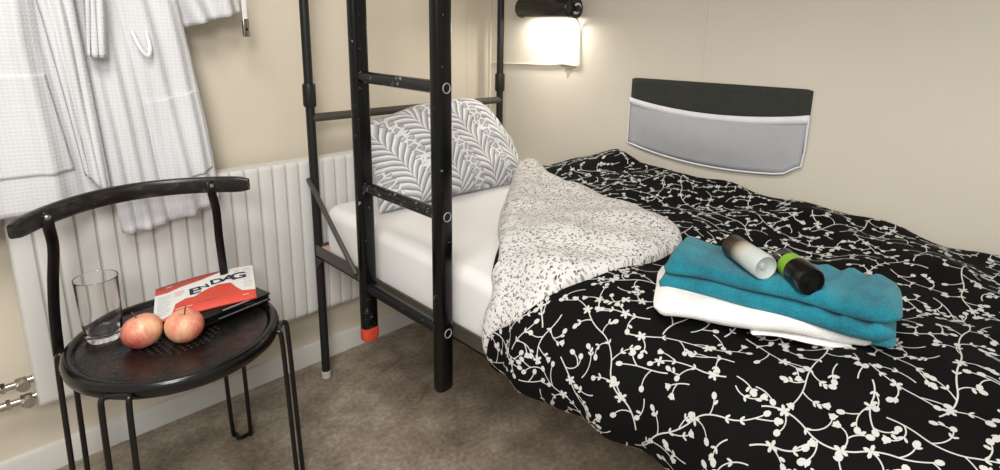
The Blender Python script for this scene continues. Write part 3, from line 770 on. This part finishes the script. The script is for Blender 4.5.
def txt(s_, u0, v0, size, rot, name='title_letters', mat='print_navy', dz=.0016):
    cu = bpy.data.curves.new(name, 'FONT'); cu.body = s_; cu.size = size; cu.offset = size*.028; cu.resolution_u = 4
    o = bpy.data.objects.new(name, cu); COL.objects.link(o); bpy.context.view_layer.update()
    me = bpy.data.meshes.new_from_object(o.evaluated_get(bpy.context.evaluated_depsgraph_get()))
    bpy.data.objects.remove(o)
    for v in me.vertices:
        x, y = v.co.x, v.co.y; c, sn = math.cos(rot), math.sin(rot); x, y = x*c-y*sn, x*sn+y*c
        v.co = mp_(u0+x, v0+y*1.05, dz)
    me.materials.append(M[mat]); q = bpy.data.objects.new(name, me); COL.objects.link(q); q.parent = pg; return q
txt('E', .325, .47, .24, .05); txt('N', .43, .54, .15, .3); txt('D', .54, .61, .19, .1); txt('A', .652, .64, .22, -.1); txt('G', .745, .63, .25, .05)
def lines(u0, u1, v0, v1, n, mat, name):
    V = []; F = []
    for k in range(n):
        v = v0+(v1-v0)*k/max(1, n-1); q = len(V)
        for i in range(7):
            for dv in (-.008, .008): V.append(mp_(u0+(u1-u0)*i/6*(1 if k % 3 else .8), v+dv, .0014))
        F += grid_faces(7, 2, off=q)
    mesh(name, V, F, M[mat], pg, False)
lines(.03, .15, .14, .64, 9, 'print_grey', 'small_print'); lines(.88, .975, .36, .92, 9, 'print_grey', 'small_print')
lines(.79, .85, .86, .92, 2, 'print_pink', 'small_print'); lines(.10, .18, .90, .90, 1, 'print_white', 'small_print')
lines(.86, .94, .12, .12, 1, 'print_white', 'small_print'); lines(.42, .66, .22, .22, 1, 'print_violet', 'small_print'); lines(.20, .36, .12, .18, 2, 'print_white', 'small_print')
lines(.19, .28, .56, .66, 3, 'print_pink', 'small_print')

# ------------------------------------------------------------------ bathrobe
rb = thing('bathrobe', 'white waffle cotton bathrobe hanging on the left wall above the radiator', 'bathrobe', (-1.45, 0, 1.62))
def robe_sheet(name, left, right, bottom, folds, y0, ztop=0., nx=90, nz=70, thick=.005, ytilt=.0, par=None, win=(0, 1, 0, 1)):
    """left/right: x(z) tables, bottom: z(s) table in the robe's local frame (z negative downwards)"""
    V = []; UV = []
    for i in range(nx+1):
        s_ = win[0]+(win[1]-win[0])*i/nx; zb = lerp_tab(bottom, s_)
        for j in range(nz+1):
            t = win[2]+(win[3]-win[2])*j/nz; z = ztop+(zb-ztop)*t
            xl = lerp_tab(left, -z); xr = lerp_tab(right, -z); x = xl+(xr-xl)*s_
            y = y0+ytilt*t
            for (c0, c1, w, amp) in folds:
                cc_ = c0+(c1-c0)*t; y -= amp*math.exp(-((s_-cc_)/w)**2)*(.4+.6*t)
            y += .004*math.sin(s_*17+t*5)+.003*math.sin(t*14+s_*6)
            e = min(s_, 1-s_); y += .008*(1-min(1, e/.03))
            V.append((x, y, z)); UV.append(((x-xl*.0), z))
    o = mesh(name, V, grid_faces(nx+1, nz+1), M['waffle'], par or rb, uv=UV)
    m_ = o.modifiers.new('t', 'SOLIDIFY'); m_.thickness = thick; m_.offset = 0; return o
# local: x = X+1.45, z = Z-1.62
back = robe_sheet('back_panel', [(0, -.20), (.4, -.28), (.9, -.36)], [(0, .16), (.4, .22), (.9, .25)], [(0, -.86), (1, -.87)], [(.3, .3, .08, .01)], -.055, thick=.004)
robe_sheet('front_panel', [(0, .0), (.2, .02), (.4, .03), (.95, .075)], [(0, .16), (.30, .235), (.40, .262), (.52, .278), (.70, .295), (.95, .312)],
           [(0, -.962), (.06, -.966), (.3, -.960), (.6, -.948), (.85, -.930), (1, -.915)],
           [(.30, .22, .05, .020), (.12, .08, .04, .010), (.62, .66, .06, .022), (.88, .85, .05, .014), (.46, .44, .04, -.012)], -.088, ytilt=-.05)
robe_sheet('front_panel', [(0, -.20), (.4, -.33), (.9, -.42)], [(0, .03), (.28, -.01), (.5, .0), (.78, .04), (.90, .055)],
           [(0, -.885), (.5, -.875), (.9, -.872), (1, -.86)], [(.55, .5, .07, .018), (.85, .80, .04, .022), (.95, .93, .03, -.012), (.25, .2, .08, .012)], -.110, ytilt=-.035)
# overlapping lapel edge
robe_sheet('lapel', [(0, -.05), (.3, -.035), (.45, -.015), (.85, .02)], [(0, .02), (.3, .035), (.5, .045), (.80, .056), (.85, .058)], [(0, -.80), (1, -.86)], [(.5, .5, .2, .012)], -.145, nx=24, ytilt=-.02)
# belt end
robe_sheet('belt', [(0, .05), (.4, .062), (.53, .052)], [(0, .085), (.4, .094), (.53, .087)], [(0, -.528), (1, -.530)], [(.5, .5, .9, .004)], -.160, nx=14, nz=50, thick=.007)
# pockets
FR = ([(0, .0), (.2, .02), (.4, .03), (.95, .075)], [(0, .16), (.30, .235), (.40, .262), (.52, .278), (.70, .295), (.95, .312)],
      [(0, -.962), (.06, -.966), (.3, -.960), (.6, -.948), (.85, -.930), (1, -.915)],
      [(.30, .22, .05, .020), (.12, .08, .04, .010), (.62, .66, .06, .022), (.88, .85, .05, .014), (.46, .44, .04, -.012)])
FL = ([(0, -.20), (.4, -.33), (.9, -.42)], [(0, .03), (.28, -.01), (.5, .0), (.78, .04), (.90, .055)],
      [(0, -.885), (.5, -.875), (.9, -.872), (1, -.86)], [(.55, .5, .07, .018), (.85, .80, .04, .022), (.95, .93, .03, -.012), (.25, .2, .08, .012)])
robe_sheet('pocket', *FL, -.1155, nx=50, nz=40, ytilt=-.035, thick=.0045, win=(.22, .90, .648, .90))
robe_sheet('pocket', *FR, -.0935, nx=50, nz=40, ytilt=-.05, thick=.0045, win=(.46, .965, .672, .90))
B().tube([tuple(p) for p in cr([(.150, -.128, -.47), (.160, -.146, -.51), (.172, -.150, -.528), (.180, -.146, -.51), (.180, -.130, -.47)], 6)], .0045, 8).build('belt_loop', M['trim_white'], rb)
# sleeve
robe_sheet('sleeve', [(0, .06), (.3, .20), (.46, .272)], [(0, .12), (.3, .40), (.39, .425), (.46, .435)], [(0, -.463), (1, -.417)], [(.3, .3, .12, .03), (.75, .75, .1, .026)], -.075, nx=50, nz=40, thick=.012)
B().tube([(0, -.0, .02), (0, -.05, .02), (0, -.06, .03), (0, -.06, .05)], .005, 10).build('hanger_loop', M['chrome'], rb)

st = thing('hanging_strap', 'white strap with a metal end hanging beside the robe sleeve', 'strap', (-1.028, 0, 1.16))
B().box((-.006, -.118, .02), (.006, -.113, .40), bev=.001).build('strap', M['trim_white'], st)
b = B(); b.box((-.0085, -.122, -.022), (.0085, -.110, .026), bev=.002); b.build('metal_end', M['chrome'], st)
B().tube([(0, -.122, -.002), (0, -.1245, -.002)], .004, 14).build('rivet', M['frame'], st)
B().tube([(0, -.115, .385), (0, .012, .40)], .004, 10).build('wall_hook', M['chrome'], st)

# ------------------------------------------------------------------ camera
f_, pX, pY = 579.798, 521.652, 165.078
yaw, pit, rol = [math.radians(v) for v in (-45.966, -13.304, 1.353)]
fw = Vector((-math.sin(yaw)*math.cos(pit), math.cos(yaw)*math.cos(pit), math.sin(pit))); rt = Vector((math.cos(yaw), math.sin(yaw), 0)); up = rt.cross(fw)
r2 = rt*math.cos(rol)+up*math.sin(rol); u2 = -rt*math.sin(rol)+up*math.cos(rol)
cam = bpy.data.cameras.new('camera'); co = bpy.data.objects.new('camera', cam); COL.objects.link(co)
mw = Matrix((r2, u2, -fw)).transposed().to_4x4(); mw.translation = (-1.668, -1.799, 1.179); co.matrix_world = mw
cam.sensor_width = 36; cam.lens = f_/1000*36; cam.shift_x = (500-pX)/1000; cam.shift_y = (pY-235)/1000; cam.clip_start = .02
SC.camera = co

# ------------------------------------------------------------------ light
w = bpy.data.worlds.new('room glow'); w.use_nodes = True; SC.world = w
w.node_tree.nodes['Background'].inputs[0].default_value = (1, .97, .93, 1); w.node_tree.nodes['Background'].inputs[1].default_value = .60
def area(name, loc, target, size, power, col=(1, 1, 1)):
    l = bpy.data.lights.new(name, 'AREA'); l.size = size; l.energy = power; l.color = col
    o = bpy.data.objects.new(name, l); COL.objects.link(o); o.location = loc
    o.rotation_euler = (Vector(target)-Vector(loc)).to_track_quat('-Z', 'Y').to_euler(); return o
area('ceiling_light', (-1.9, -1.5, 2.4), (-1.1, -.7, .4),  .7, 31, (1, .96, .9))
area('bounce_flash', (-2.3, -2.5, 1.9), (-.7, -.7, .7), .6, 29, (1, .98, .96))
l = area('reading_lamp_light', (-.062, -.345, 1.216), (-.03, -.33, .6), .1, 1.5, (1, .95, .87)); l.data.shape = 'RECTANGLE'; l.data.size = .035; l.data.size_y = .21; l.rotation_euler = (0, -.12, 0)
SC.view_settings.view_transform = 'Standard'; SC.view_settings.look = 'None'
SC.view_settings.exposure = 0
SC.cycles.max_bounces = 10; SC.cycles.transmission_bounces = 10
